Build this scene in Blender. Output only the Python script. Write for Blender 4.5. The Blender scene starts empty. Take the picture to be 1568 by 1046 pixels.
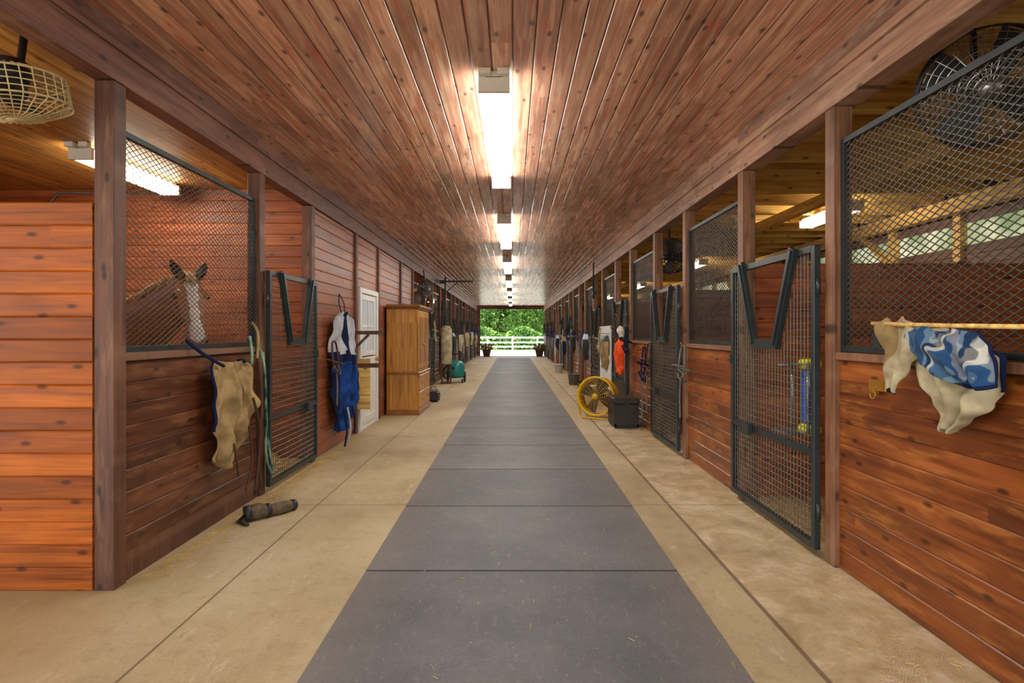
import bpy, math, random
from mathutils import Vector, Matrix, noise
random.seed(7)
sc=bpy.context.scene
try:
    sc.view_settings.view_transform='Standard'
except Exception as e: print(e)
H=1.41
def L(r,g,b):
    f=lambda c:(c/255/12.92 if c/255<=0.04045 else ((c/255+0.055)/1.055)**2.4)
    return (f(r),f(g),f(b),1)
# ---------------------------------------------------------------- node helpers
class N:
    def __init__(s,name):
        s.m=bpy.data.materials.new(name); s.m.use_nodes=True
        s.t=s.m.node_tree; s.t.nodes.clear()
        s.out=s.t.nodes.new('ShaderNodeOutputMaterial')
        s.p=s.t.nodes.new('ShaderNodeBsdfPrincipled')
        s.t.links.new(s.p.outputs[0],s.out.inputs[0])
        tc=s.t.nodes.new('ShaderNodeTexCoord'); s.co=tc.outputs['Object']
        sp=s.t.nodes.new('ShaderNodeSeparateXYZ'); s.t.links.new(s.co,sp.inputs[0])
        s.x,s.y,s.z=sp.outputs
    def put(s,sock,v):
        if isinstance(v,bpy.types.NodeSocket): s.t.links.new(v,sock)
        else: sock.default_value=v
    def M(s,op,a,b=0.0,c=None):
        n=s.t.nodes.new('ShaderNodeMath'); n.operation=op
        s.put(n.inputs[0],a); s.put(n.inputs[1],b)
        if c is not None: s.put(n.inputs[2],c)
        return n.outputs[0]
    def V(s,x,y,z=0.0):
        n=s.t.nodes.new('ShaderNodeCombineXYZ')
        for i,v in enumerate((x,y,z)): s.put(n.inputs[i],v)
        return n.outputs[0]
    def noise(s,vec,scale=1,detail=3,rough=.55,dist=0):
        n=s.t.nodes.new('ShaderNodeTexNoise'); s.put(n.inputs['Vector'],vec)
        n.inputs['Scale'].default_value=scale; n.inputs['Detail'].default_value=detail
        n.inputs['Roughness'].default_value=rough; n.inputs['Distortion'].default_value=dist
        return n.outputs[0]
    def white(s,w):
        n=s.t.nodes.new('ShaderNodeTexWhiteNoise'); n.noise_dimensions='1D'; s.put(n.inputs['W'],w); return n.outputs['Value']
    def vor(s,vec,scale=1,rnd=1.0):
        n=s.t.nodes.new('ShaderNodeTexVoronoi'); n.voronoi_dimensions='2D'; s.put(n.inputs['Vector'],vec)
        n.inputs['Scale'].default_value=scale; n.inputs['Randomness'].default_value=rnd; return n.outputs['Distance']
    def ramp(s,f,stops):
        n=s.t.nodes.new('ShaderNodeValToRGB'); s.put(n.inputs[0],f); e=n.color_ramp.elements
        e[0].position,e[0].color=stops[0]; e[1].position,e[1].color=stops[-1]
        for p,c in stops[1:-1]:
            k=e.new(p); k.color=c
        return n.outputs[0]
    def mr(s,f,a,b,c,d):
        n=s.t.nodes.new('ShaderNodeMapRange'); s.put(n.inputs[0],f)
        for i,v in enumerate((a,b,c,d)): n.inputs[i+1].default_value=v
        return n.outputs[0]
    def mix(s,f,a,b,mode='MIX'):
        n=s.t.nodes.new('ShaderNodeMix'); n.data_type='RGBA'; n.blend_type=mode
        s.put(n.inputs[0],f); s.put(n.inputs[6],a); s.put(n.inputs[7],b); return n.outputs[2]
    def bump(s,h,st=.3,d=.01):
        n=s.t.nodes.new('ShaderNodeBump'); s.put(n.inputs['Height'],h)
        n.inputs['Strength'].default_value=st; n.inputs['Distance'].default_value=d
        s.t.links.new(n.outputs[0],s.p.inputs['Normal'])
    def fin(s,col,rough=.6,metal=0,spec=.5,coat=0):
        s.put(s.p.inputs['Base Color'],col); s.put(s.p.inputs['Roughness'],rough); s.put(s.p.inputs['Metallic'],metal)
        s.p.inputs['Specular IOR Level'].default_value=spec
        return s.m
def scol(c,k): return (min(1,c[0]*k),min(1,c[1]*k),min(1,c[2]*k),1)

def wood(name,ln,pp,pitch,base,rough=.45,var=.5,stain=.35,knots=True,boardlen=3.0,off=0.0,spec=.5,dust=None,grain=1.0,groove=False,dk=.55):
    n=N(name); ax={'x':n.x,'y':n.y,'z':n.z,'xy':n.M('ADD',n.x,n.y)}
    l=ax[ln]; p=ax[pp]
    third={'x':n.x,'y':n.y,'z':n.z}[[a for a in 'xyz' if a not in (ln,pp)][0]] if ln!='xy' else 0.0
    q=n.M('DIVIDE',n.M('ADD',p,off),pitch)
    idx=n.M('FLOOR',n.M('ADD',q,0.0005)); r1=n.white(n.M('ADD',idx,.37))
    seg=n.M('FLOOR',n.M('ADD',n.M('DIVIDE',l,boardlen),n.M('MULTIPLY',r1,5.0)))
    r=n.white(n.M('ADD',n.M('MULTIPLY',seg,13.7),n.M('MULTIPLY',idx,3.11)))
    rb=n.M('MULTIPLY',r,40.0)
    gv=n.V(n.M('MULTIPLY',l,1.3),n.M('MULTIPLY',p,26.0),n.M('ADD',rb,n.M('MULTIPLY',third,26.0)) if ln!='xy' else rb)
    g=n.noise(gv,1,3,.62,.6)
    col=n.ramp(g,[(.25,scol(base,1-.6*grain)),(.48,base),(.75,(min(1,base[0]*(1+.5*grain)),min(1,base[1]*(1+.75*grain)),min(1,base[2]*(1+.7*grain)),1))])
    col=n.mix(1.0,col,n.ramp(r,[(0,(1-var,1-var*1.08,1-var*1.12,1)),(1,(1+var*.5,1+var*.55,1+var*.5,1))]),'MULTIPLY')
    st=n.noise(n.V(l,n.M('MULTIPLY',p,2.0),n.M('ADD',rb,third) if ln!='xy' else rb),1.6,2,.6,.3)
    col=n.mix(n.mr(st,.45,.72,0,stain),col,scol(base,.2))
    if dust:
        d2=n.noise(n.V(n.M('MULTIPLY',l,2.5),n.M('MULTIPLY',p,14.0),rb),1,3,.7,.2)
        col=n.mix(n.mr(d2,.52,.72,0,dk),col,dust)
    if knots:
        kd=n.vor(n.V(n.M('MULTIPLY',l,2.3),n.M('MULTIPLY',p,5.2),0.0),1)
        k=n.mr(kd,.04,.09,.8,0)
        col=n.mix(k,col,scol(base,.12))
    if groove:
        fr=n.M('FRACT',q); e=n.M('MINIMUM',fr,n.M('SUBTRACT',1.0,fr))
        col=n.mix(n.mr(e,.015,.05,.7,0),col,scol(base,.12))
    n.bump(g,.25,.004)
    return n.fin(col,n.mr(g,.2,.8,rough-.08,rough+.12),0,spec)
def plain(name,c,rough=.6,metal=0,nz=.15,scale=8,spec=.5):
    n=N(name); f=n.noise(n.co,scale,2,.6)
    col=n.ramp(f,[(.3,scol(c,1-nz)),(.7,scol(c,1+nz))])
    return n.fin(col,rough,metal,spec)
def fabric(name,c,c2=None,scale=60):
    n=N(name); f=n.noise(n.co,scale,2,.6); g=n.noise(n.co,7,3,.6)
    col=n.ramp(g,[(.35,scol(c,.72)),(.65,c if c2 is None else c2)]); n.bump(f,.3,.003)
    m=n.fin(col,.95,0,.15); return m
def emis(name,c,s):
    m=bpy.data.materials.new(name); m.use_nodes=True; t=m.node_tree; t.nodes.clear()
    o=t.nodes.new('ShaderNodeOutputMaterial'); e=t.nodes.new('ShaderNodeEmission'); e.inputs[0].default_value=c; e.inputs[1].default_value=s
    t.links.new(e.outputs[0],o.inputs[0]); return m
# ---------------------------------------------------------------- mesh builder
class MB:
    def __init__(s): s.v=[];s.f=[];s.m=[];s.s=[]
    def add(s,vs,fs,m=0,sm=False):
        o=len(s.v); s.v+= [tuple(v) for v in vs]
        for f in fs: s.f.append([i+o for i in f]); s.m.append(m); s.s.append(sm)
    def box(s,x0,x1,y0,y1,z0,z1,m=0,c=0.0):
        if c<=0:
            vs=[(x,y,z) for x in (x0,x1) for y in (y0,y1) for z in (z0,z1)]
            s.add(vs,[(0,1,3,2),(4,6,7,5),(0,4,5,1),(2,3,7,6),(0,2,6,4),(1,5,7,3)],m)
        else:
            cx,cy,cz=(x0+x1)/2,(y0+y1)/2,(z0+z1)/2
            import bmesh
            bm=bmesh.new(); bmesh.ops.create_cube(bm,size=1)
            for v in bm.verts: v.co=Vector((cx+v.co.x*(x1-x0),cy+v.co.y*(y1-y0),cz+v.co.z*(z1-z0)))
            bmesh.ops.bevel(bm,geom=list(bm.edges),offset=c,segments=1,affect='EDGES')
            bm.verts.index_update(); s.add([v.co for v in bm.verts],[[v.index for v in f.verts] for f in bm.faces],m); bm.free()
    def bar(s,p0,p1,w,h,m=0,up=(0,0,1)):
        p0=Vector(p0);p1=Vector(p1);d=(p1-p0).normalized();u=Vector(up)
        if abs(d.dot(u))>.98: u=Vector((1,0,0))
        a=d.cross(u).normalized(); b=a.cross(d).normalized()
        vs=[]
        for p in (p0,p1):
            for i,j in ((-1,-1),(1,-1),(1,1),(-1,1)): vs.append(p+a*w/2*i+b*h/2*j)
        s.add(vs,[(0,3,2,1),(4,5,6,7),(0,1,5,4),(1,2,6,5),(2,3,7,6),(3,0,4,7)],m)
    def tube(s,pts,r,m=0,seg=8,closed=False,cap=True):
        pts=[Vector(p) for p in pts]; n=len(pts); rs=r if isinstance(r,(list,tuple)) else [r]*n
        vs=[]; pa=None
        for i,p in enumerate(pts):
            if closed: d=(pts[(i+1)%n]-pts[i-1])
            else: d=pts[min(i+1,n-1)]-pts[max(i-1,0)]
            if d.length<1e-9: d=Vector((0,0,1))
            d.normalize()
            if pa is None:
                u=Vector((0,0,1)) if abs(d.z)<.9 else Vector((1,0,0)); a=d.cross(u).normalized()
            else:
                a=(pa-d*pa.dot(d)); a=a.normalized() if a.length>1e-6 else d.orthogonal().normalized()
            pa=a;b=d.cross(a)
            for k in range(seg):
                t=2*math.pi*k/seg; vs.append(p+a*math.cos(t)*rs[i]+b*math.sin(t)*rs[i])
        fs=[]
        for i in range(n if closed else n-1):
            j=(i+1)%n
            for k in range(seg): k2=(k+1)%seg; fs.append((i*seg+k,i*seg+k2,j*seg+k2,j*seg+k))
        s.add(vs,fs,m,seg>4)
        if cap and not closed:
            o=len(s.v)-n*seg
            s.f.append([o+k for k in range(seg)][::-1]); s.m.append(m); s.s.append(False)
            s.f.append([o+(n-1)*seg+k for k in range(seg)]); s.m.append(m); s.s.append(False)
    def ring(s,c,nrm,R,r,m=0,seg=32,ts=6):
        nrm=Vector(nrm).normalized(); a=nrm.orthogonal().normalized(); b=nrm.cross(a); c=Vector(c)
        s.tube([c+a*R*math.cos(2*math.pi*i/seg)+b*R*math.sin(2*math.pi*i/seg) for i in range(seg)],r,m,ts,True)
    def lathe(s,c,nrm,prof,m=0,seg=24):
        nrm=Vector(nrm).normalized(); a=nrm.orthogonal().normalized(); b=nrm.cross(a); c=Vector(c)
        vs=[];fs=[]
        for (r,h) in prof:
            for k in range(seg):
                t=2*math.pi*k/seg; vs.append(c+nrm*h+a*r*math.cos(t)+b*r*math.sin(t))
        for i in range(len(prof)-1):
            for k in range(seg): k2=(k+1)%seg; fs.append((i*seg+k,i*seg+k2,(i+1)*seg+k2,(i+1)*seg+k))
        s.add(vs,fs,m,True)
    def sph(s,c,r,m=0,seg=16,rings=10,rot=None):
        r=Vector(r) if hasattr(r,'__len__') else Vector((r,r,r)); c=Vector(c); vs=[];fs=[]
        for i in range(rings+1):
            ph=math.pi*i/rings
            for k in range(seg):
                t=2*math.pi*k/seg; v=Vector((r.x*math.sin(ph)*math.cos(t),r.y*math.sin(ph)*math.sin(t),r.z*math.cos(ph)))
                if rot: v=rot@v
                vs.append(c+v)
        for i in range(rings):
            for k in range(seg): k2=(k+1)%seg; fs.append((i*seg+k,(i+1)*seg+k,(i+1)*seg+k2,i*seg+k2))
        s.add(vs,fs,m,True)
    def boards(s,ax,a0,a1,fx,z0,z1,pitch,th,m=0,c=.007):
        z=z0
        while z<z1-.01:
            zt=min(z+pitch,z1); h=th/2
            pr=[(z,-h+c),(z,h-c),(z+c,h),(zt-c,h),(zt,h-c),(zt,-h+c),(zt-c,-h),(z+c,-h)]
            vs=[]
            for a in (a0,a1):
                for (zz,n) in pr: vs.append((fx+n,a,zz) if ax=='y' else (a,fx+n,zz))
            fs=[[i,(i+1)%8,8+(i+1)%8,8+i] for i in range(8)]+[list(range(8)),list(range(8,16))]
            s.add(vs,fs,m); z=zt
    def build(s,name,mats,bev=0):
        me=bpy.data.meshes.new(name); me.from_pydata(s.v,[],s.f)
        for mt in mats: me.materials.append(mt)
        me.polygons.foreach_set('material_index',s.m); me.polygons.foreach_set('use_smooth',s.s)
        import bmesh
        bm=bmesh.new(); bm.from_mesh(me); bmesh.ops.recalc_face_normals(bm,faces=bm.faces); bm.to_mesh(me); bm.free()
        me.update(); o=bpy.data.objects.new(name,me); sc.collection.objects.link(o)
        if bev:
            b=o.modifiers.new('b','BEVEL'); b.width=bev; b.segments=2; b.limit_method='ANGLE'
        return o
# ---------------------------------------------------------------- materials
PITCH=.125
m_part=wood('orange_stained_boards','xy','z',PITCH,L(168,86,22),.46,.36,.4,boardlen=9,spec=.3)
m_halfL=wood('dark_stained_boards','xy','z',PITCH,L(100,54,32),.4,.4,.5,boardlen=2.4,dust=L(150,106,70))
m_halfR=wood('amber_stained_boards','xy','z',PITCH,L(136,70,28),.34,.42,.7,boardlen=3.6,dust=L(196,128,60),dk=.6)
m_tack=wood('red_stained_boards','xy','z',PITCH,L(154,88,56),.42,.25,.25,boardlen=3.5)
m_int=wood('stall_lining_boards','xy','z',PITCH,L(156,80,40),.5,.3,.4,boardlen=3.5)
m_intd=wood('stall_lining_dark','xy','z',PITCH,L(122,84,70),.55,.3,.5,boardlen=3.5,dust=L(145,112,92))
CP=.13
m_ceil=wood('ceiling_boards','y','x',CP,L(228,168,140),.24,.34,.36,boardlen=3.6,off=10*CP,spec=.75,dust=L(205,104,74),dk=.75,groove=True)
m_ceilL=wood('stall_ceiling_boards','y','x',CP,L(190,132,62),.5,.3,.4,boardlen=3.6,off=10*CP,groove=True)
m_deck=wood('roof_deck_boards','x','y',.15,L(228,182,98),.6,.35,.35,boardlen=2.4,groove=True)
m_joist=wood('joist_wood','x','z',.5,L(235,190,108),.6,.3,.3,boardlen=3)
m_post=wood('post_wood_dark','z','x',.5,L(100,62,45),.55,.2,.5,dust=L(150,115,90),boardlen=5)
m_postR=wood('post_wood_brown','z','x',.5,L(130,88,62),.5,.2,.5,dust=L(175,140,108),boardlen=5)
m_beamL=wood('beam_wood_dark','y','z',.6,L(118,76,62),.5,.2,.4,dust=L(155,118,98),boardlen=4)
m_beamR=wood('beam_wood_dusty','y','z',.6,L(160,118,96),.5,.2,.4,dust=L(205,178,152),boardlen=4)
m_iron=plain('painted_dark_steel',L(48,57,58),.38,.3,.25)
m_mesh=plain('galvanised_mesh',L(82,76,68),.45,.3,.2)
m_meshL=plain('weathered_mesh',L(84,74,62),.5,.3,.2)
m_wire=plain('gate_wire',L(100,98,88),.45,.4,.2)
m_white=plain('white_paint',L(225,225,220),.45,0,.05)
m_glass=plain('frosted_pane',L(205,225,235),.1,0,.05)
m_oak=wood('honey_oak','z','y',.4,L(184,126,48),.32,.15,.15,knots=False,boardlen=4)
m_oakd=plain('oak_trim',L(140,86,36),.35,0,.2)
m_black=plain('black_plastic',L(35,35,36),.5,0,.2)
m_fixt=plain('lamp_housing',L(225,220,205),.4,0,.05)
m_lamp=emis('lamp_lens',(1,.97,.91,1),42)
m_lside=emis('lamp_lens_side',(1,.97,.91,1),22)
m_lampS=emis('stall_lamp_lens',(1,.9,.72,1),38)
m_lsideS=emis('stall_lamp_lens_side',(1,.9,.72,1),24)
m_yel=plain('yellow_paint',L(222,176,20),.35,0,.1)
m_chrome=plain('steel_wire',L(150,150,150),.3,.8,.1)
m_cream=fabric('cream_fabric',L(176,162,128),L(204,192,158))
m_tan=fabric('tan_canvas',L(150,126,84),L(174,150,106))
m_navy=fabric('navy_fabric',L(28,38,72))
m_blue=fabric('royal_blue_fabric',L(28,60,125),L(36,76,150))
m_whitef=fabric('white_fabric',L(196,200,208))
m_grey=fabric('grey_fabric',L(120,120,118))
m_teal=plain('teal_plastic',L(40,130,125),.35,0,.1)
m_orange=fabric('orange_vinyl',L(235,80,35),L(245,95,45))
m_brass=plain('brass',L(190,140,60),.35,.7,.2)
m_green=fabric('green_rope',L(30,90,62),L(150,185,160),160)
m_leather=plain('brown_leather',L(70,42,26),.45,0,.2)
m_wrap=plain('wrap_grey_brown',L(92,78,58),.7,0,.4,30)
m_straw=fabric('straw',L(205,170,95),L(230,200,130),90)
m_bluep=plain('blue_plastic',L(30,95,200),.35,0,.05)
# woven plaid
n=N('plaid_fabric'); dg_=n.M('ADD',n.M('MULTIPLY',n.y,.8),n.M('MULTIPLY',n.z,.55)); dg2=n.M('SUBTRACT',n.M('MULTIPLY',n.z,.85),n.M('MULTIPLY',n.y,.5))
wv=n.noise(n.co,6,2,.5); s1=n.M('FRACT',n.M('ADD',n.M('MULTIPLY',dg_,5.5),n.M('MULTIPLY',wv,2.2))); s2=n.M('FRACT',n.M('ADD',n.M('MULTIPLY',dg2,3.5),n.M('MULTIPLY',wv,2.5)))
rpp=lambda s:n.ramp(s,[(.0,L(36,66,106)),(.40,L(46,84,124)),(.44,L(192,192,180)),(.60,L(192,192,180)),(.64,L(24,34,62)),(.8,L(24,34,62)),(.84,L(104,132,150)),(1,L(104,132,150))])
n.bump(n.noise(n.co,90,2,.6),.3,.003); m_plaid=n.fin(n.mix(.3,rpp(s1),rpp(s2)),.95,0,.15)
# translucent daylight panel
m_pane=bpy.data.materials.new('translucent_panel'); m_pane.use_nodes=True; t=m_pane.node_tree; t.nodes.clear()
o_=t.nodes.new('ShaderNodeOutputMaterial'); mx=t.nodes.new('ShaderNodeMixShader'); d_=t.nodes.new('ShaderNodeBsdfTranslucent'); e_=t.nodes.new('ShaderNodeBsdfDiffuse')
nz=t.nodes.new('ShaderNodeTexNoise'); nz.inputs['Scale'].default_value=2.3; rp=t.nodes.new('ShaderNodeValToRGB'); tcn=t.nodes.new('ShaderNodeTexCoord'); t.links.new(tcn.outputs['Object'],nz.inputs['Vector'])
rp.color_ramp.elements[0].position=.35; rp.color_ramp.elements[1].position=.65; rp.color_ramp.elements[0].color=L(168,182,150); rp.color_ramp.elements[1].color=L(225,222,205)
t.links.new(nz.outputs[0],rp.inputs[0]); t.links.new(rp.outputs[0],d_.inputs[0]); t.links.new(rp.outputs[0],e_.inputs[0]); mx.inputs[0].default_value=.25
t.links.new(d_.outputs[0],mx.inputs[1]); t.links.new(e_.outputs[0],mx.inputs[2]); t.links.new(mx.outputs[0],o_.inputs[0])

# concrete
n=N('concrete'); a=n.noise(n.co,.7,3,.6); b=n.noise(n.co,9,4,.7); b2=n.noise(n.co,60,2,.6)
c=n.ramp(a,[(.3,L(166,150,116)),(.5,L(188,172,136)),(.72,L(206,192,160))])
big=n.noise(n.V(n.M('MULTIPLY',n.x,1.6),n.M('MULTIPLY',n.y,.5),7.0),1.3,4,.65); c=n.mix(n.mr(big,.5,.7,0,.45),c,L(148,126,86))
c=n.mix(n.mr(b,.5,.75,0,.45),c,L(140,118,82)); c=n.mix(n.mr(b2,.3,.7,.18,0),c,L(90,70,45))
scf=n.noise(n.V(n.M('MULTIPLY',n.x,5.0),n.M('MULTIPLY',n.y,1.5),2.0),2.2,5,.8); c=n.mix(n.mr(scf,.58,.7,0,.5),c,L(222,212,186))
rs=n.mr(n.x,1.27,1.29,0,1); pat=n.noise(n.co,3.2,5,.75,.4)
rc=n.ramp(pat,[(.38,L(162,142,106)),(.52,L(192,172,136)),(.6,L(214,198,168)),(.72,L(178,158,120))])
c=n.mix(n.M('MULTIPLY',rs,.8),c,rc)
edge=n.mr(n.x,-2.15,-1.8,.45,0); c=n.mix(edge,c,L(146,122,74))
def line(n,co,x0,w): return n.mr(n.M('ABSOLUTE',n.M('SUBTRACT',co,x0)),w*.5,w,1,0)
def mn(a,b): return n.M('MAXIMUM',a,b)
ty=n.M('ABSOLUTE',n.M('SUBTRACT',n.M('FRACT',n.M('ADD',n.M('DIVIDE',n.M('SUBTRACT',n.y,4.59),3.05),.5)),.5))
tl=n.mr(ty,.001,.003,1,0)
lm=mn(mn(line(n,n.x,-1.6,.008),tl),line(n,n.x,1.28,.016))
c=n.mix(n.M('MULTIPLY',lm,.75),c,L(92,70,46))
n.bump(n.M('SUBTRACT',n.M('MULTIPLY',b,.5),lm),.3,.006)
m_conc=n.fin(c,n.mr(a,.3,.7,.45,.65),0,.5)
# rubber
n=N('rubber_mat'); a=n.noise(n.co,1.6,4,.65); b=n.noise(n.V(n.M('MULTIPLY',n.x,3.),n.y),9,4,.75); d=n.noise(n.co,140,1,.5)
r=n.white(n.M('FLOOR',n.M('DIVIDE',n.M('SUBTRACT',n.y,3.28),1.22)))
c=n.ramp(a,[(.3,L(92,94,96)),(.7,L(116,117,118))]); c=n.mix(n.mr(b,.56,.75,0,.45),c,L(164,160,152))
c=n.mix(1.0,c,n.ramp(r,[(0,(.85,.85,.85,1)),(1,(1.1,1.1,1.1,1))]),'MULTIPLY')
sp=n.vor(n.V(n.x,n.y),7); c=n.mix(n.mr(sp,.02,.035,.7,0),c,L(165,155,135))
sc2=n.noise(n.V(n.M('MULTIPLY',n.x,1.4),n.M('MULTIPLY',n.y,4.0),3.0),3.5,3,.8,2.5); c=n.mix(n.mr(n.M('ABSOLUTE',n.M('SUBTRACT',sc2,.5)),.0,.012,.35,0),c,L(60,60,62))
c=n.mix(n.mr(n.M('ABSOLUTE',n.M('SUBTRACT',sc2,.62)),.0,.006,.45,0),c,L(178,176,170))
ex=n.mr(n.M('ABSOLUTE',n.M('SUBTRACT',n.x,.05)),.6,.92,0,.3); c=n.mix(ex,c,L(146,138,122))
fy=n.M('FRACT',n.M('DIVIDE',n.M('SUBTRACT',n.y,3.28),1.22)); fe=n.M('MINIMUM',fy,n.M('SUBTRACT',1.0,fy)); c=n.mix(n.mr(fe,.004,.012,.8,0),c,L(34,34,36))
c=n.mix(n.mr(d,.4,.6,.2,0),c,L(60,61,63)); n.bump(d,.35,.003)
m_mat=n.fin(c,.6,0,.4)
n=N('wood_shavings'); a=n.noise(n.co,40,3,.7); n.bump(a,.7,.02)
m_shav=n.fin(n.ramp(a,[(.3,L(120,90,55)),(.7,L(200,165,110))]),.9,0,.2)
n=N('outdoor_gravel'); a=n.noise(n.co,1.5,3,.7)
m_ground=n.fin(n.ramp(a,[(.3,L(205,198,184)),(.7,L(228,222,210))]),.9,0,.2)
n=N('leaf_green'); a=n.noise(n.co,1.3,3,.7)
m_leaf=n.fin(n.ramp(a,[(.3,L(34,62,20)),(.5,L(70,112,38)),(.72,L(150,180,85))]),.6,0,.3)
m_bark=plain('bark',L(85,68,50),.9)

# ---------------------------------------------------------------- room shell
XL,XR=-2.18,1.93
YE=34.6; YB=-4.0
b=MB(); b.box(-6.0,5.75,YB,YE,-.12,0); b.build('floor',[m_conc])
b=MB(); b.box(-80,80,-40,120,-.2,-.125); b.build('ground',[m_ground])
b=MB(); y=3.28-1.22*6
while y<31: 
    b.box(-.862,.966,y+.005,y+1.215,.001,.018,0,.004); y+=1.22
b.build('rubber_floor_mat',[m_mat])
b=MB()
x=math.floor(-2.34/CP)*CP
while x<2.1:
    c_=.007; pr=[(x,3.108),(x+c_,3.1),(x+CP-c_,3.1),(x+CP,3.108),(x+CP,3.13),(x,3.13)]
    vs=[(px,yy,pz) for yy in (YB,YE) for (px,pz) in pr]
    b.add(vs,[[k,(k+1)%6,6+(k+1)%6,6+k] for k in range(6)]+[list(range(6)),list(range(6,12))]); x+=CP
b.build('ceiling',[m_ceil])
b=MB(); b.box(-6.0,-2.30,YB,YE,3.0,3.04); b.box(-6,-2.2,YB,YE,3.14,3.2); b.build('ceiling_stalls_west',[m_ceilL])
b=MB(); b.box(2.0,5.9,YB,YE,3.28,3.34); b.build('ceiling_stalls_east',[m_deck])
b=MB()
y=YB+.3
while y<YE: b.box(2.09,5.62,y,y+.045,3.08,3.28); y+=.61
b.build('roof_joists',[m_joist])
m_plate=wood('plate_wood','y','z',.5,L(230,182,105),.6,.3,.3,boardlen=4)
b=MB(); b.box(5.45,5.6,YB,YE,2.9,3.08); b.box(3.7,3.78,YB,YE,2.95,3.08); b.build('wall_plate_beam',[m_plate])
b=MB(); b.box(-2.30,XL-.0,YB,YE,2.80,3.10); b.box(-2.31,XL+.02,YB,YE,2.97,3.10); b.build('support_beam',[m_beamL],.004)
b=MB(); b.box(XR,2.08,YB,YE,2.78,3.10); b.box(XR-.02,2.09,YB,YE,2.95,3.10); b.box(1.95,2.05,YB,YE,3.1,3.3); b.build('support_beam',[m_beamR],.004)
b=MB(); b.boards('y',3.06,YE,-5.95,0,3.0,PITCH,.04)
for yy in (-4,-1.9,.2): b.box(-5.98,-5.88,yy,yy+.12,0,3.0)
b.build('wall_west',[m_int])
b=MB(); b.boards('y',YB,YE,5.66,0,2.5,PITCH,.04); b.box(5.64,5.68,YB,YE,2.78,3.3)
y=YB
while y<YE: b.box(5.58,5.68,y,y+.12,2.3,2.9,1); y+=1.22
b.box(5.67,5.675,YB,YE,2.5,2.78,2)
for k in range(-1,9):   # diagonal braces to the plate
    b.bar((5.58,4.9+2.9*k,2.05),(5.58,6.0+2.9*k,2.92),.05,.12,1,up=(1,0,0))
b.build('wall_east',[m_intd,m_plate,m_pane])
b=MB(); b.boards('x',-5.95,-2.0,YE,0,3.3,PITCH,.06); b.boards('x',2.02,5.7,YE,0,3.3,PITCH,.06); b.boards('x',-2.0,2.02,YE,2.88,3.3,PITCH,.06)
b.build('wall_north',[m_intd])
b=MB(); b.boards('x',-5.95,-2.2,YB,0,3.3,PITCH,.06); b.boards('x',2.0,5.7,YB,0,3.3,PITCH,.06); b.build('wall_south',[m_intd])
b=MB(); b.boards('x',-5.93,-2.295,3.08,0,2.125,PITCH,.05); b.build('wall_partition',[m_part])
b=MB(); b.boards('x',-5.93,-2.25,6.22,0,3.0,PITCH,.05); b.build('wall_partition',[m_int])
b=MB(); b.boards('x',-5.93,-2.25,12.3,0,3.0,PITCH,.05); b.build('wall_partition',[m_int])
for k in range(1,7):
    b=MB(); b.boards('x',-5.93,-2.295,12.35+2.95*k+.05,0,2.125,PITCH,.05); b.build('wall_partition',[m_int])
RP=2.9; RY=3.36
for k in range(-2,11):
    yy=4.76+RP*k
    if yy<YE: b=MB(); b.boards('x',2.05,5.56,yy,0,2.0,PITCH,.05); b.build('wall_partition',[m_intd if k!=0 else m_int])
for k in range(-2,10):
    y0=4.79+RP*k; b=MB(); b.box(2.06,5.62,y0,min(y0+RP-.06,YE-.1),0.001,.03); b.build('bedding',[m_shav])
b=MB(); b.box(-5.9,-2.3,3.14,6.18,0.001,.03); b.build('bedding',[m_shav])
for k in range(0,7):
    y0=12.44+2.95*k; b=MB(); b.box(-5.9,-2.3,y0,y0+2.85,0.001,.03); b.build('bedding',[m_shav])

# ---------------------------------------------------------------- posts, half walls, mesh, gates
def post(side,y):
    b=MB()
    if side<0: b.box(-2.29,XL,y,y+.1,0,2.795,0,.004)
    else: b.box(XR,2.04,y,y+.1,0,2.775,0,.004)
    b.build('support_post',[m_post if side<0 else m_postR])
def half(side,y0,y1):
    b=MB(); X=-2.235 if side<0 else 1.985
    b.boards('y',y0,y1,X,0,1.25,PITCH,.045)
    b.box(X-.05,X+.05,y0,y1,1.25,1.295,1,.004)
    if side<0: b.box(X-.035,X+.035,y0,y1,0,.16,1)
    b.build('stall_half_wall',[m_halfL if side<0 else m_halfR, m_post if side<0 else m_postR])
def meshpanel(side,y0,y1,sp=.036,th=.0042):
    b=MB(); X=-2.235 if side<0 else 1.985; z0,z1=1.30,2.57; t=.032
    b.box(X-t/2,X+t/2,y0,y1,z0,z0+t); b.box(X-t/2,X+t/2,y0,y1,z1-t,z1)
    b.box(X-t/2,X+t/2,y0,y0+t,z0+t,z1-t); b.box(X-t/2,X+t/2,y1-t,y1,z0+t,z1-t)
    W=y1-y0;Hh=z1-z0;s=.56
    for sg in (1,-1):
        c0=-W*s
        while c0<Hh:
            u0=max(0,-c0/s);u1=min(W,(Hh-c0)/s)
            if u1-u0>.02:
                ya,yb=(y0+u0,y0+u1) if sg>0 else (y1-u0,y1-u1)
                b.bar((X+.002*sg,ya,z0+c0+s*u0),(X+.002*sg,yb,z0+c0+s*u1),th,th,1,up=(1,0,0))
            c0+=sp
    b.build('wire_mesh_panel',[m_iron,m_mesh if side>0 else m_meshL])
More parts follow.
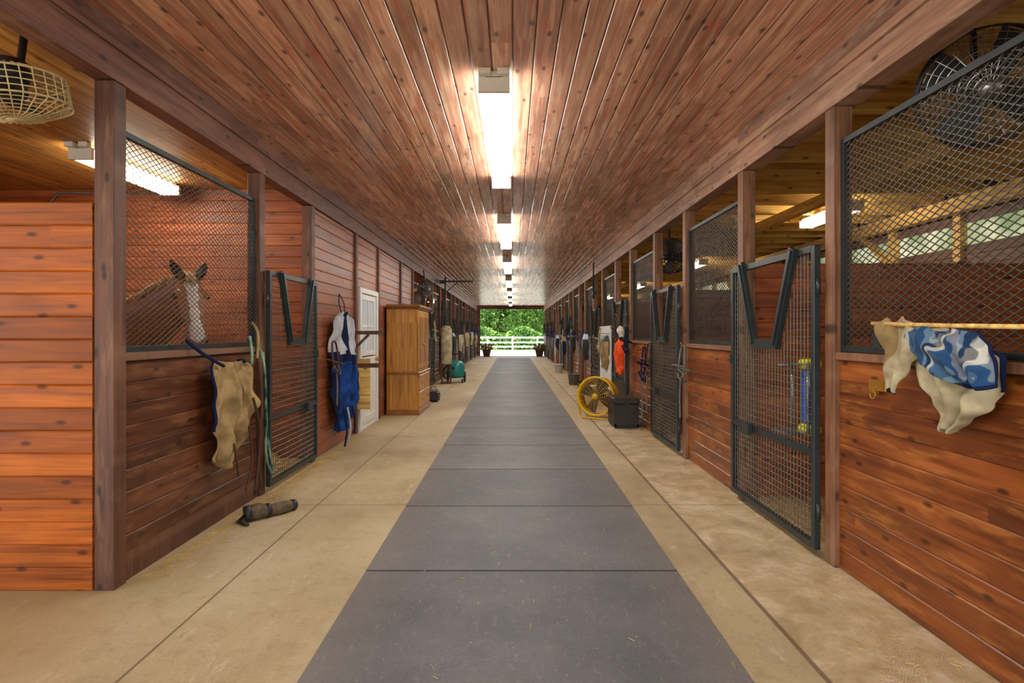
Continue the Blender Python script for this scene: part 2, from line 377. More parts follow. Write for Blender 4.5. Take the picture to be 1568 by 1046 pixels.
def gate(side,y0,y1,sp=.05,yoke=True):
    b=MB(); X=XL+.035 if side<0 else XR-.035; t=.042; z0,z1=.06,1.96; h=t/2; wr=.0034
    b.box(X-h,X+h,y0,y0+t,z0,z1,0,.004); b.box(X-h,X+h,y1-t,y1,z0,z1,0,.004)
    b.box(X-h,X+h,y0+t,y1-t,z0,z0+t); b.box(X-h,X+h,y0+t,y1-t,z1-t,z1); b.box(X-h,X+h,y0+t,y1-t,.64,.64+t)
    cy=(y0+y1)/2; a,c=.44*(y1-y0)/1.37,.17; zb=1.33
    if yoke:
        for s in (-1,1):
            b.bar((X-side*.03,cy+s*a,z1+.01),(X-side*.03,cy+s*c,zb),.085,.03,0,up=(1,0,0))
            b.bar((X-side*.05,cy+s*a,z1),(X-side*.05,cy+s*c,zb),.03,.02,0,up=(1,0,0))
        b.box(X-side*.03-.02,X-side*.03+.02,cy-c-.04,cy+c+.04,zb-.035,zb+.035)
    def inV(y):
        d=abs(y-cy)
        if not yoke or d>a: return z1
        if d<c: return zb
        return zb+(d-c)/(a-c)*(z1-zb)
    y=y0+t+sp/2
    while y<y1-t:
        b.tube([(X,y,z0+t),(X,y,inV(y))],wr,1,4,cap=False); y+=sp
    z=z0+t+sp/2
    while z<z1-t:
        if yoke and z>zb:
            d=c+(z-zb)/(z1-zb)*(a-c)
            b.tube([(X+.003,y0,z),(X+.003,cy-d,z)],wr,1,4,cap=False); b.tube([(X+.003,cy+d,z),(X+.003,y1,z)],wr,1,4,cap=False)
        else: b.tube([(X+.003,y0,z),(X+.003,y1,z)],wr,1,4,cap=False)
        z+=sp
    for z in (.3,1.7): b.tube([(X,y0-.012,z-.05),(X,y0-.012,z+.05)],.014,0,8); b.box(X-.01,X+.01,y0-.02,y0,z-.02,z+.02)
    b.box(X-side*.045-.015,X-side*.045+.015,cy+.22,cy+.34,.62,.70); b.box(X-.03,X+.03,y1-.03,y1+.01,1.15,1.22)
    b.build('stall_gate',[m_iron,m_wire])
for y in (3.06,4.83,6.08,7.80,9.12,10.95,12.25): post(-1,y)
half(-1,3.16,4.83); meshpanel(-1,3.16,4.83,.034,.0034); gate(-1,4.90,6.10)
b=MB(); X=-2.235
b.boards('y',6.18,7.96,X,0,2.8,PITCH,.045); b.boards('y',7.96,9.04,X,2.07,2.8,PITCH,.045); b.boards('y',9.04,12.3,X,0,2.8,PITCH,.045)
b.build('wall_tack_room',[m_tack])
b=MB(); 
b.box(-2.22,-2.185,7.97,9.03,0,.06,0); 
b.box(-2.225,-2.165,7.965,8.05,0,2.065,0,.004); b.box(-2.225,-2.165,8.95,9.035,0,2.065,0,.004); b.box(-2.225,-2.165,8.05,8.95,1.99,2.065,0,.004)
b.box(-2.225,-2.19,8.06,8.94,.02,1.05,0,.004); 
for (z0,z1) in ((1.07,1.15),(1.9,1.98)): b.box(-2.225,-2.19,8.06,8.94,z0,z1)
for (y0,y1) in ((8.06,8.16),(8.84,8.94),(8.48,8.52)): b.box(-2.225,-2.19,y0,y1,1.15,1.9)
b.box(-2.215,-2.2,8.16,8.84,1.5,1.53); b.box(-2.212,-2.205,8.16,8.84,1.15,1.9,1)
b.bar((-2.183,8.14,.12),(-2.183,8.86,.95),.01,.09,0,up=(0,0,1)); b.box(-2.19,-2.175,8.14,8.86,.08,.18); b.box(-2.19,-2.175,8.14,8.86,.9,1.0)
b.sph((-2.14,8.86,1.0),.03,2); b.tube([(-2.19,8.86,1.0),(-2.14,8.86,1.0)],.01,2)
b.build('door_1',[m_white,m_glass,m_brass])
for k in range(0,8):
    y=12.35+2.95*k
    if y+1.65>YE: break
    half(-1,y,y+1.6); meshpanel(-1,y,y+1.6,.07,.005); post(-1,y+1.6)
    if y+2.95<YE: gate(-1,y+1.72,y+2.90,.1); post(-1,y+2.95-.02)
for k in range(-2,11):
    y=RY+RP*k
    if y>YE-.3: break
    post(1,y); 
    if y+1.34<YE-.3: post(1,y+1.34)
    near=k<3
    if k not in (4,7) and y+1.4<YE: gate(1,y+.12,y+1.45 if k<1 else y+1.36,.045 if near else .1)
    if y+1.44+1.46<YE:
        half(1,y+1.44,y+2.9); meshpanel(1,y+1.44,y+2.9,.036 if near else .07,.0042 if near else .005)
# ---------------------------------------------------------------- fluorescent fixtures
def fluor(x,y0,y1,ztop,mat,sidemat,w=.19,name='fluorescent_light'):
    b=MB(); zt=ztop-.002
    b.box(x-w*.32,x+w*.32,y0,y1,zt-.045,zt,0,.003)
    h=w/2; z1=zt-.04; z2=zt-.13
    pr=[(-h*.8,z1),(-h,z1-.02),(-h,z1-.05),(-h*.8,z2),(h*.8,z2),(h,z1-.05),(h,z1-.02),(h*.8,z1)]
    vs=[(x+px,yy,pz) for yy in (y0+.03,y1-.03) for (px,pz) in pr]
    for k in range(8): b.add([vs[k],vs[(k+1)%8],vs[8+(k+1)%8],vs[8+k]],[(0,1,2,3)],1 if k==3 else 2)
    b.box(x-h-.006,x+h+.006,y0,y0+.03,z2-.005,z1+.005,0,.003); b.box(x-h-.006,x+h+.006,y1-.03,y1,z2-.005,z1+.005,0,.003)
    b.box(x-.10,x-.02,y0-.05,y0+.0,zt-.04,zt,0,.004); b.box(x+.02,x+.10,y0-.05,y0+.0,zt-.04,zt,0,.004)
    return b.build(name,[m_fixt,mat,sidemat])
y=3.6-4.35
for i in range(8):
    fluor(-.12,y,y+2.44,3.10,m_lamp,m_lside); y+=4.35  # first fixture, unseen above the camera, is added as fill light
fluor(-3.62,4.68,5.93,3.0,m_lampS,m_lsideS)
fluor(-3.9,-.4,.85,3.0,m_lampS,m_lsideS)  # unseen lamp added in the near bay to brighten the partition
for yy in (1.0,7.0,12.6,18.4,24.2): fluor(4.3,yy,yy+1.22,3.08,m_lampS,m_lsideS)  # added lamps that brighten the east stalls and their joists
for yy in (14,20,26): fluor(-3.9,yy,yy+1.22,3.0,m_lampS,m_lsideS)  # lamps added to lift the light in the far west stalls
# ---------------------------------------------------------------- fans
def fan(c,nrm,R,depth,cage=False,rad=24,nr=9,wr=.0022,nb=4):
    b=MB(); c=Vector(c); nn=Vector(nrm).normalized()
    a=nn.orthogonal().normalized(); q=nn.cross(a)
    if not cage:
        b.lathe(c,nn,[(R,-depth/2),(R*1.05,-depth/2-.01),(R*1.07,-depth/2),(R*1.03,-depth/2+.02),(R*1.03,depth/2-.03),(R*1.12,depth/2-.005),(R*1.12,depth/2+.01),(R,depth/2),(R*.985,depth/2-.03),(R*.985,-depth/2),(R,-depth/2)],0,40)
    else:
        for z in (-1,-.5,0,.5,1): b.ring(c+nn*z*depth/2,nn,R,wr*(1.8 if abs(z)==1 else 1.1),0,36,5)
    for s in (-1,1):
        for i in range(1,nr): b.ring(c+nn*s*(depth/2+(.07 if cage else .03)*math.cos(i/nr*math.pi/2)),nn,R*i/nr,wr,1,32,4)
        rd=rad if (s>0 or cage) else 8
        for i in range(rd):
            t=2*math.pi*i/rd; d=a*math.cos(t)+q*math.sin(t); e=.07 if cage else .03
            pts=[c+nn*s*(depth/2+e)+d*R*.1,c+nn*s*(depth/2+e*.75)+d*R*.55,c+nn*s*depth/2+d*R]
            if cage and s>0: pts.append(c-nn*depth/2+d*R)
            b.tube(pts,wr,1,4,cap=False)
        b.lathe(c+nn*s*(depth/2+(.068 if cage else .028)),nn,[(0,.006*s),(R*.16,.006*s),(R*.16,0)],1,16)
    b.lathe(c,nn,[(0,-.12),(.06,-.12),(.075,-.09),(.075,.02),(.03,.05),(0,.05)],2,16)
    for i in range(nb):
        t=2*math.pi*i/nb+.4; d=a*math.cos(t)+q*math.sin(t); e=nn.cross(d)
        vs=[]
        for rr,w in ((.15,.14),(.5,.24),(.92,.3)):
            for s in (-1,1): vs.append(c+nn*(.02+s*w*R*.28)+d*R*rr+e*s*w*R*1.1)
        b.add(vs+[v+nn*.004 for v in vs],[(0,1,3,2),(2,3,5,4),(6,8,9,7),(8,10,11,9)],2,True)
    return b
m_cream_p=plain('cream_fan_paint',L(205,190,140),.4,0,.1)
fc=Vector((1.42,9.3,.36)); fn=Vector((-.5,-.86,.06)).normalized()
b=fan(fc,fn,.295,.24,nr=9,rad=16,wr=.002)
rt=Vector((.86,-.5,0))
for s in (-1,1):
    p=fc+rt*s*.345
    b.tube([fc+rt*s*.31,p],.014,0); b.tube([p,p+Vector((0,0,-.2)),(p.x-.03*s,p.y,.02)],.013,0)
    b.tube([Vector((p.x-.03*s,p.y,.015))+Vector((0,-.2,0)),Vector((p.x-.03*s,p.y,.015))+Vector((0,.2,0))],.014,0)
b.tube([(fc+rt*-.315).xy.to_3d()+Vector((0,-.2,.015)),(fc+rt*.315).xy.to_3d()+Vector((0,-.2,.015))],.013,0)
b.build('drum_fan',[m_yel,m_yel,m_black])
b=fan((-2.62,2.92,2.66),(.12,.1,-1),.25,.13,True,30,9,.003)
b.tube([(-2.62,2.95,2.66),(-2.6,2.98,3.0)],.018,2); b.lathe((-2.62,2.92,2.72),(0,0,1),[(0,0),(.08,0),(.085,.05),(.07,.11),(0,.12)],2,18)
b.build('ceiling_hung_fan',[m_cream_p,m_cream_p,m_black])
b=fan((2.44,2.9,2.68),(-.45,-.8,-.4),.29,.14,True,28,9,.0026)
b.tube([(2.44,2.95,2.7),(2.5,3.05,3.27)],.015,2); b.build('ceiling_hung_fan',[m_black,m_chrome,m_black])
b=fan((2.25,7.95,2.5),(-.8,-.6,-.2),.24,.13,True,16,6,.004); b.tube([(2.25,8,2.5),(2.25,8.05,3.27)],.015,2); b.build('ceiling_hung_fan',[m_black]*3)
b=fan((-2.05,13.2,2.45),(.8,-.6,-.2),.2,.12,True,16,6,.004); b.tube([(-2.05,13.2,2.45),(-2.12,13.3,2.9)],.015,2); b.build('ceiling_hung_fan',[m_black,m_chrome,m_black])
# ---------------------------------------------------------------- armoire
b=MB(); x0,x1,y0,y1=-2.165,-1.62,9.6,10.85
b.box(x0,x1+.02,y0-.02,y1+.02,0,.09,1,.006)
b.box(x0,x1,y0,y1,.09,.70,0,.004); b.box(x0,x1+.025,y0-.025,y1+.025,.70,.735,1,.008)
b.box(x0,x1-.02,y0+.02,y1-.02,.735,1.82,0,.004)
b.box(x0,x1+.005,y0-.005,y1+.005,1.82,1.85,1,.006); b.box(x0,x1+.04,y0-.04,y1+.04,1.85,1.90,1,.012)
ym=(y0+y1)/2
for (a0,a1) in ((y0+.05,ym-.01),(ym+.01,y1-.05)):
    b.box(x1-.02,x1,a0,a1,.78,1.79,0,.005); b.box(x1,x1+.008,a0+.08,a1-.08,.88,1.69,1,.006)
    for (q0,q1) in ((.12,.39),(.41,.68)): b.box(x1,x1+.018,a0,a1,q0,q1,0,.005)
    for z in (.255,.545): b.sph((x1+.035,(a0+a1)/2,z),.018,2)
for yy in (ym-.05,ym+.05): b.sph((x1+.02,yy,1.2),.018,2)
b.box(x0+.0,x0+.05,y0+.012,y0+.02,.74,1.82,0); b.box(x1-.07,x1-.02,y0+.012,y0+.02,.74,1.82,0)
b.build('armoire',[m_oak,m_oakd,m_brass])
b=MB(); x0,x1,y0,y1=1.50,1.86,8.25,8.75
b.box(x0,x1,y0,y1,.02,.36,0,.01); b.box(x0-.012,x1+.012,y0-.012,y1+.012,.36,.45,0,.015); b.box(x0+.01,x1-.01,y0+.01,y1-.01,0,.03,0)
for xx in (x0+.0,x1-.03):
    b.box(xx,xx+.03,y0-.006,y0,.03,.36,1)
b.box((x0+x1)/2-.03,(x0+x1)/2+.03,y0-.025,y0-.012,.33,.42,1); b.box(x0,x1,y0-.006,y0,.03,.06,1)
b.box(x0-.006,x0,y0,y0+.03,.03,.36,1); b.box(x0-.006,x0,y1-.03,y1,.03,.36,1); b.tube([(x0-.01,8.42,.25),(x0-.04,8.44,.22),(x0-.04,8.56,.22),(x0-.01,8.58,.25)],.008,1)
b.build('tack_trunk',[plain('trunk_dark',L(48,40,34),.5),m_black])
# ---------------------------------------------------------------- cloth
def sheet(name,rows,xb,side,mats,mfn,amp=.02,nf=3,bulge=.05,nu=28,nv=30,seed=0,wr=.012):
    vs=[];fs=[];ms=[]
    for j in range(nv+1):
        v=j/nv; t=v*(len(rows)-1); i=min(int(t),len(rows)-2); f=t-i; f2=f*f*(3-2*f)
        z=rows[i][0]*(1-f)+rows[i+1][0]*f; a=rows[i][1]*(1-f2)+rows[i+1][1]*f2; c=rows[i][2]*(1-f2)+rows[i+1][2]*f2
        for k in range(nu+1):
            u=k/nu; y=a+(c-a)*u
            w=noise.noise(Vector((y*7+seed,z*5,seed)))
            w2=noise.noise(Vector((y*16+seed,z*9,seed+5)))
            y+=.012*noise.noise(Vector((seed,z*14,u*2)))
            fold=amp*math.sin(u*math.pi*2*nf+seed+2.2*w+v*1.5)*(.35+.65*v)
            x=xb-side*(bulge*math.sin(math.pi*min(1,max(0,u)))**.5*(.5+.5*math.sin(math.pi*min(1,v*1.2)))+fold+wr*2*w+wr*w2)
            vs.append((x,y,z+.02*w*(1-abs(2*u-1))+.012*math.sin(u*9+seed)))
    for j in range(nv):
        for k in range(nu):
            q=j*(nu+1)+k; fs.append((q,q+1,q+nu+2,q+nu+1)); ms.append(mfn((k+.5)/nu,(j+.5)/nv))
    me=bpy.data.meshes.new(name); me.from_pydata(vs,[],fs)
    for m in mats: me.materials.append(m)
    me.polygons.foreach_set('material_index',ms); me.polygons.foreach_set('use_smooth',[True]*len(fs))
    o=bpy.data.objects.new(name,me); sc.collection.objects.link(o)
    s=o.modifiers.new('s','SOLIDIFY'); s.thickness=.012; s.offset=0
    s=o.modifiers.new('ss','SUBSURF'); s.levels=1; s.render_levels=1
    return o
def addparts(o,mb,mats,name='straps'):
    p=mb.build(name,mats); p.parent=o; return p
# bunched fleece blanket over the rod: main body, plaid shoulder, left flap
o=sheet('saddle_blanket',[(1.44,2.42,2.68),(1.38,2.26,2.70),(1.31,2.16,2.66),(1.25,2.14,2.62),(1.19,2.16,2.60),(1.12,2.22,2.52),(1.05,2.31,2.45),(0.99,2.37,2.41)],1.89,1,[m_cream,m_navy],lambda u,v:1 if (u>.97 and v<.75) or (u<.025 and v<.6) else 0,.020,3.2,.05,seed=3,wr=.022,nu=64,nv=44)
o=sheet('saddle_blanket',[(1.43,2.30,2.56),(1.40,2.16,2.58),(1.35,2.10,2.55),(1.30,2.08,2.46),(1.26,2.09,2.40),(1.20,2.10,2.24)],1.81,1,[m_plaid,m_navy],lambda u,v:1 if (v>.95 or u<.03) else 0,.018,2.6,.04,seed=9,wr=.022,nv=36,nu=40)
o=sheet('saddle_blanket',[(1.475,2.54,2.74),(1.42,2.49,2.79),(1.36,2.5,2.78),(1.27,2.57,2.76),(1.18,2.62,2.73),(1.13,2.64,2.70)],1.84,1,[m_tan,m_cream,m_navy],lambda u,v:2 if (u>.95 and v>.5) or v>.96 else (1 if u<.5 else 0),.016,2.2,.045,seed=5,nv=28,nu=32,wr=.02)
b=MB(); b.tube([(1.93,2.86,1.38),(1.84,2.86,1.46),(1.80,2.6,1.45),(1.80,2.3,1.44),(1.82,1.9,1.43),(1.84,1.4,1.43)],.010,0)
b.box(1.86,1.945,2.83,2.89,1.34,1.42,1); b.build('blanket_rod',[m_joist,m_iron])
b=MB(); b.box(1.945,1.962,2.92,3.06,1.10,1.16,0,.003); b.ring((1.93,3.0,1.08),(1,0,0),.022,.004,0,16); b.box(1.93,1.95,2.98,3.02,1.09,1.12,0); b.build('brass_tie_ring',[m_brass])
def mf2(u,v):
    if v<.05 and u>.6: return 1
    if u<.02 and v<.6: return 1
    if .44<u<.47 and v<.4: return 2
    return 0
o=sheet('horse_blanket',[(1.2,4.02,4.45),(1.12,3.95,4.56),(.98,3.95,4.58),(.85,3.98,4.6),(.72,3.97,4.48),(.6,4.02,4.5),(.5,3.98,4.3),(.42,4.08,4.2)],-2.15,-1,[m_tan,m_navy,m_leather],mf2,.036,3.5,.10,seed=1,wr=.03,nu=54,nv=40)
b=MB()
def rope(b,pts,r,m):
    P=[Vector(p) for p in pts]; out=[]
    for i in range(len(P)-1):
        p0=P[max(0,i-1)];p1=P[i];p2=P[i+1];p3=P[min(len(P)-1,i+2)]
        for k in range(6):
            t=k/6; out.append(.5*((2*p1)+(p2-p0)*t+(2*p0-5*p1+4*p2-p3)*t*t+(3*p1-p0-3*p2+p3)*t**3))
    out.append(P[-1]); b.tube(out,r,m,6)
rope(b,[(-2.17,3.72,1.36),(-2.12,3.85,1.26),(-2.09,4.05,1.17)],.012,0); rope(b,[(-2.17,4.62,1.38),(-2.12,4.55,1.25),(-2.09,4.48,1.15)],.012,1)
rope(b,[(-2.05,4.35,.7),(-2.04,4.38,.4),(-2.05,4.3,.2)],.008,2); rope(b,[(-2.04,4.1,.6),(-2.03,4.15,.35)],.008,2); rope(b,[(-2.04,4.4,.9),(-2.03,4.5,.6),(-2.05,4.45,.12)],.010,2)
rope(b,[(-2.17,4.66,1.5),(-2.12,4.66,1.4),(-2.10,4.6,1.2)],.012,3)
addparts(o,b,[m_navy,m_green,m_leather,m_tan])
b=MB(); rope(b,[(-2.15,4.72,1.34),(-2.1,4.74,1.1),(-2.08,4.72,.7),(-2.09,4.75,.35),(-2.08,4.86,.2),(-2.1,4.8,.5),(-2.12,4.80,.9),(-2.13,4.78,1.25)],.010,0)
rope(b,[(-2.14,4.66,1.33),(-2.1,4.67,.9),(-2.12,4.66,.45),(-2.1,4.68,.1)],.009,1); b.build('lead_rope',[m_green,m_leather])
def mf3(u,v):
    q=noise.noise(Vector((u*3,v*5,9)))*.08
    if v+q<.36: return 1 if (abs(u+q-.3)<.06 or u>.9) else 0
    if v+q<.42: return 1
    if u<.12 and v>.5: return 1
    return 2
o=sheet('horse_blanket',[(1.66,6.85,7.15),(1.55,6.62,7.3),(1.3,6.58,7.35),(1.05,6.62,7.4),(.85,6.6,7.5),(.55,6.62,7.6),(.35,6.68,7.45),(.22,6.7,7.0)],-2.14,-1,[m_whitef,m_navy,m_blue],mf3,.04,3.5,.12,seed=12,wr=.03,nu=36,nv=40)
b=MB(); 
for q,yy in enumerate((6.7,6.85,7.05)): rope(b,[(-2.02,yy,.5),(-1.99,yy+.02,.25),(-2.01,yy,.05+.05*q)],.012,q%2)
rope(b,[(-2.17,7.0,1.9),(-2.14,6.9,1.78),(-2.12,6.95,1.64)],.006,0); rope(b,[(-2.17,7.0,1.9),(-2.14,7.1,1.78),(-2.12,7.05,1.64)],.006,0)
addparts(o,b,[m_navy,m_whitef]); 
b=MB(); b.box(-2.17,-1.78,7.55,7.62,1.39,1.44,0,.004); b.bar((-2.19,7.585,1.15),(-1.95,7.585,1.39),.04,.03,0); b.box(-2.19,-2.165,7.52,7.65,1.1,1.5,0); b.box(-1.80,-1.78,7.5,7.67,1.37,1.46,0,.004)
b.build('saddle_rack',[m_post])
b=MB(); b.box(-2.15,-1.86,7.76,7.80,.93,.99,0,.004); b.box(-2.16,-1.98,7.77,7.80,.35,1.05,1,.004); b.build('wall_board_rack',[m_post,m_joist])
b=MB(); P=[(-1.99,4.20,.055),(-1.93,4.24,.06),(-1.86,4.30,.05),(-1.79,4.39,.045),(-1.75,4.46,.04)]
b.tube(P,[.055,.062,.043,.050,.036],0,14)
b.tube([(-2.005,4.185,.05),(-1.97,4.21,.055)],[.062,.064],1,14); b.tube([(-1.89,4.275,.052),(-1.865,4.30,.052)],.054,1,14); b.tube([(-1.76,4.44,.042),(-1.745,4.47,.04)],.044,1,14); b.tube([(-1.93,4.08,.012),(-1.98,4.1,.014),(-2.03,4.14,.014),(-2.0,4.18,.05)],.012,1)
b.build('bell_boot_wrap',[m_wrap,m_black])
# ---------------------------------------------------------------- halters, buckets, clutter
def halter(x,y,z,side,col,drop=.5):
    b=MB(); xx=x
    rope(b,[(xx,y-.06,z),(xx-side*.02,y-.1,z-.2),(xx-side*.03,y-.05,z-drop*.75),(xx-side*.03,y+.06,z-drop*.8),(xx-side*.02,y+.1,z-.2),(xx,y+.06,z),(xx,y-.06,z)],.011,0)
    b.ring((xx-side*.03,y,z-drop*.72),(.9,.1,.5),.085,.011,0,16)
    b.ring((xx-side*.02,y,z-.22),(.3,.1,1),.1,.009,0,16)
    rope(b,[(xx-side*.03,y,z-drop*.8),(xx-side*.03,y+.03,z-drop*1.3),(xx-side*.04,y-.02,z-drop*1.8)],.009,1)
    for s in (-1,1): b.ring((xx-side*.03,y+s*.08,z-drop*.7),(1,0,0),.018,.004,2,10)
    b.tube([(x+side*.02,y,z+.02),(x-side*.02,y,z+.02),(x-side*.03,y,z+.05)],.006,2)
    b.build('halter',[col,m_grey,m_brass])
def bucket(x,y,z,col,R=.15,h=.3):
    b=MB(); b.lathe((x,y,z),(0,0,1),[(0,0),(R*.78,0),(R,h),(R*1.06,h),(R*1.06,h-.02),(R*1.0,h-.02)],0,20); b.lathe((x,y,z),(0,0,1),[(R*.96,h),(R*.74,.01),(0,.01)],0,20)
    b.tube([(x-R*math.cos(t),y-R*1.05*math.sin(t),z+h-.08*math.sin(t)) for t in [math.pi*i/10 for i in range(11)]],.004,1)
    b.build('bucket',[col,m_chrome])
halter(1.83,6.0,1.26,1,m_grey,.42); halter(1.86,7.62,1.25,1,m_leather,.5); halter(1.84,7.8,1.2,1,m_navy,.55)
halter(-2.05,6.42,1.3,-1,m_leather,.4); halter(1.84,9.0,1.5,1,m_navy,.5); halter(1.84,9.85,1.7,1,m_leather,.6)
bucket(1.5,11.2,0,m_white,.16,.36); bucket(1.6,12.4,0,m_black,.17,.33); bucket(1.66,15.2,0,m_grey,.16,.3); bucket(-1.85,17.6,0,m_black,.16,.3); bucket(1.65,20,0,m_white,.16,.3)
sheet('hay_bag',[(1.30,9.25,9.5),(1.2,9.18,9.62),(1.05,9.2,9.66),(.85,9.25,9.6),(.72,9.35,9.5)],1.84,1,[m_orange],lambda u,v:0,.015,2,.12,seed=4)
sheet('fly_mask',[(1.52,9.3,9.45),(1.43,9.22,9.55),(1.34,9.25,9.5)],1.84,1,[m_cream,m_whitef],lambda u,v:int(u*4)%2,.01,2,.07,seed=6,nv=10)
bl=[m_navy,m_blue,m_grey,m_tan,m_leather,m_cream,m_black,m_whitef,m_navy,m_black]
rnd=random.Random(3)
for k in range(2,10):
    y=RY+RP*k+1.6
    c1,c2=rnd.choice(bl),rnd.choice(bl)
    z=rnd.uniform(1.2,1.5)
    sheet('saddle_pad',[(z,y+.1,y+.6),(z-.2,y,y+.7),(z-.5,y+.05,y+.7),(z-.65,y+.2,y+.6)],1.86,1,[c1,c2],lambda u,v:1 if v<.2 or abs(u-.5)<.08 else 0,.02,2,.12,seed=k,nv=14,nu=14)
    halter(1.84,y+1.0,1.5,1,rnd.choice(bl),.6)
    if k>3: halter(1.83,y-.9,1.7,1,rnd.choice(bl),.6)
for k in range(0,7):
    y=12.35+2.95*k+.4
    c1,c2=rnd.choice(bl),rnd.choice(bl); z=rnd.uniform(1.3,1.6)
    sheet('saddle_pad',[(z,y+.1,y+.6),(z-.2,y,y+.7),(z-.5,y+.05,y+.7),(z-.75,y+.2,y+.6)],-2.08,-1,[c1,c2],lambda u,v:1 if v<.2 or abs(u-.5)<.08 else 0,.02,2,.14,seed=k,nv=14,nu=14)
    halter(-2.06,y+1.0,1.5,-1,rnd.choice(bl),.6)
    halter(-2.05,y+1.9,1.7,-1,rnd.choice(bl),.6)
b=MB(); b.box(1.87,1.905,10.75,12.0,.3,1.55,0,.004)
for z in (.4,.9,1.4): b.box(1.855,1.87,10.8,11.95,z,z+.08,0,.003)
b.build('door_2',[m_white])
b=MB(); b.box(-1.98,-1.94,15.5,15.54,0,1.35,1); b.box(-2.0,-1.7,15.47,15.57,0,.04,1); b.box(-1.98,-1.70,15.5,15.54,1.31,1.35,1); b.box(-1.74,-1.70,15.5,15.54,0,1.35,1)
b.lathe((-1.84,15.52,.55),(0,0,1),[(0,0),(.14,0),(.16,.04),(.16,.95),(.1,1.05),(0,1.07)],0,20); b.build('blanket_stand',[m_cream,m_post])
b=MB(); c=(-1.62,16.0)
b.lathe((c[0],c[1],.14),(0,0,1),[(0,0),(.2,0),(.24,.06),(.25,.3),(.22,.42),(.12,.48),(0,.5)],0,24)
b.lathe((c[0],c[1],.46),(0,0,1),[(.235,0),(.24,.03),(.2,.05)],1,24)
for s in (-1,1):
    b.lathe((c[0]+s*.24,c[1]+.12,.16),(1,0,0),[(0,-.03),(.12,-.03),(.16,-.02),(.16,.02),(.12,.03),(0,.03)],1,20)
    b.lathe((c[0]+s*.2,c[1]-.2,.06),(1,0,0),[(0,-.02),(.06,-.02),(.06,.02),(0,.02)],1,14)
    b.tube([(c[0]+s*.2,c[1]+.2,.15),(c[0]+s*.2,c[1]+.3,.8)],.014,1)
b.tube([(c[0]-.2,c[1]+.3,.8),(c[0]+.2,c[1]+.3,.8)],.014,1)
rope(b,[(c[0],c[1]-.22,.4),(c[0]-.2,c[1]-.35,.5),(c[0]-.35,c[1]-.2,.3),(c[0]-.3,c[1],.1)],.022,1)
b.build('shop_vacuum',[m_teal,m_black])
b=MB(); b.box(-1.75,-1.52,11.4,11.75,.03,.2,0,.02); b.box(-1.72,-1.55,11.45,11.7,.2,.24,1,.01)
for q in ((-1.73,11.43),(-1.54,11.43),(-1.73,11.72),(-1.54,11.72)): b.lathe((q[0],q[1],0),(0,0,1),[(.015,0),(.015,.03)],0,8)
b.tube([(-1.7,11.57,.23),(-1.68,11.57,.3),(-1.6,11.57,.3),(-1.57,11.57,.23)],.01,1); b.build('tool_box',[m_black,m_grey])
b=MB(); b.box(-2.0,-1.95,16.4,16.45,1.6,3.05); b.box(-1.97,-1.15,16.4,16.45,2.9,2.95); b.bar((-1.97,16.425,2.6),(-1.6,16.425,2.9),.03,.03); b.box(-2.155,-1.98,16.39,16.46,2.86,2.96); b.build('swing_arm_bracket',[m_iron])
b=MB(); b.tube([(1.86,12.9,2.2),(1.86,12.9,3.0),(1.88,12.9,3.04)],.02,0); b.box(1.84,1.925,12.87,12.93,2.3,2.36); b.build('pipe_bracket',[m_iron])
b=MB(); b.box(2.10,2.2,4.0,4.1,.75,1.15,0,.02); b.box(2.09,2.21,3.99,4.11,1.15,1.22,1,.015); b.box(2.09,2.21,3.99,4.11,.68,.75,1,.015); b.tube([(2.08,4.16,.7),(2.08,4.16,1.2)],.012,2); b.tube([(2.08,3.94,.7),(2.08,3.94,1.2)],.012,2); b.tube([(1.92,4.05,1.18),(2.12,4.05,1.18)],.01,2)
b.box(1.92,2.09,3.94,4.16,.69,.71,2)
b.build('salt_lick_holder',[m_bluep,plain('yellow_plastic',L(225,225,40),.4),m_chrome])
b=MB(); b.box(-5.5,-5.3,6.1,6.19,2.35,2.6,0,.01); b.tube([(-5.9,6.17,2.55),(-5.5,6.17,2.5)],.02,0); b.tube([(-5.3,6.17,2.62),(-5.0,6.17,2.96),(-3.62,6.17,2.96),(-3.62,5.95,2.96)],.012,0); b.build('electrical_box',[m_grey])
for (x,y) in ((-1.55,33.4),(1.6,33.4)):
    b=MB(); b.lathe((x,y,0),(0,0,1),[(0,0),(.18,0),(.27,.4),(.3,.4),(.3,.45),(.25,.45),(.22,.4),(0,.4)],0,20)
    for i in range(260):
        t=rnd.uniform(0,6.28); r=.36*math.sqrt(rnd.random()); z=.45+rnd.uniform(0,.4)*(1-r*1.3); p=Vector((x+r*math.cos(t),y+r*math.sin(t),z))
        d=Vector((rnd.gauss(0,1),rnd.gauss(0,1),rnd.gauss(0,1))).normalized()*.05; e=d.orthogonal()
        b.add([p-d,p+e*.6,p+d,p-e*.6],[(0,1,2,3)],1 if i%3 else 2)
    b.build('flower_planter',[plain('terracotta',L(90,60,60),.7),m_leaf,fabric('pink_petals',L(190,60,110))])
b=MB()
for i in range(2600):
    q=rnd.random()
    if q<.5: x=-2.14+abs(rnd.gauss(0,.1)); y=rnd.uniform(3.2,7)
    elif q<.93: x=1.92-abs(rnd.gauss(0,.17)); y=rnd.uniform(2,12)
    else: x=rnd.uniform(-2,1.8); y=rnd.uniform(2,8)
    t=rnd.uniform(0,3.14); l=rnd.uniform(.006,.022); z=.021 if -.88<x<.98 else .003
    b.bar((x-l*math.cos(t),y-l*math.sin(t),z),(x+l*math.cos(t),y+l*math.sin(t),z+.002),.0018,.0018)
b.build('straw_litter',[m_straw])
b=MB()
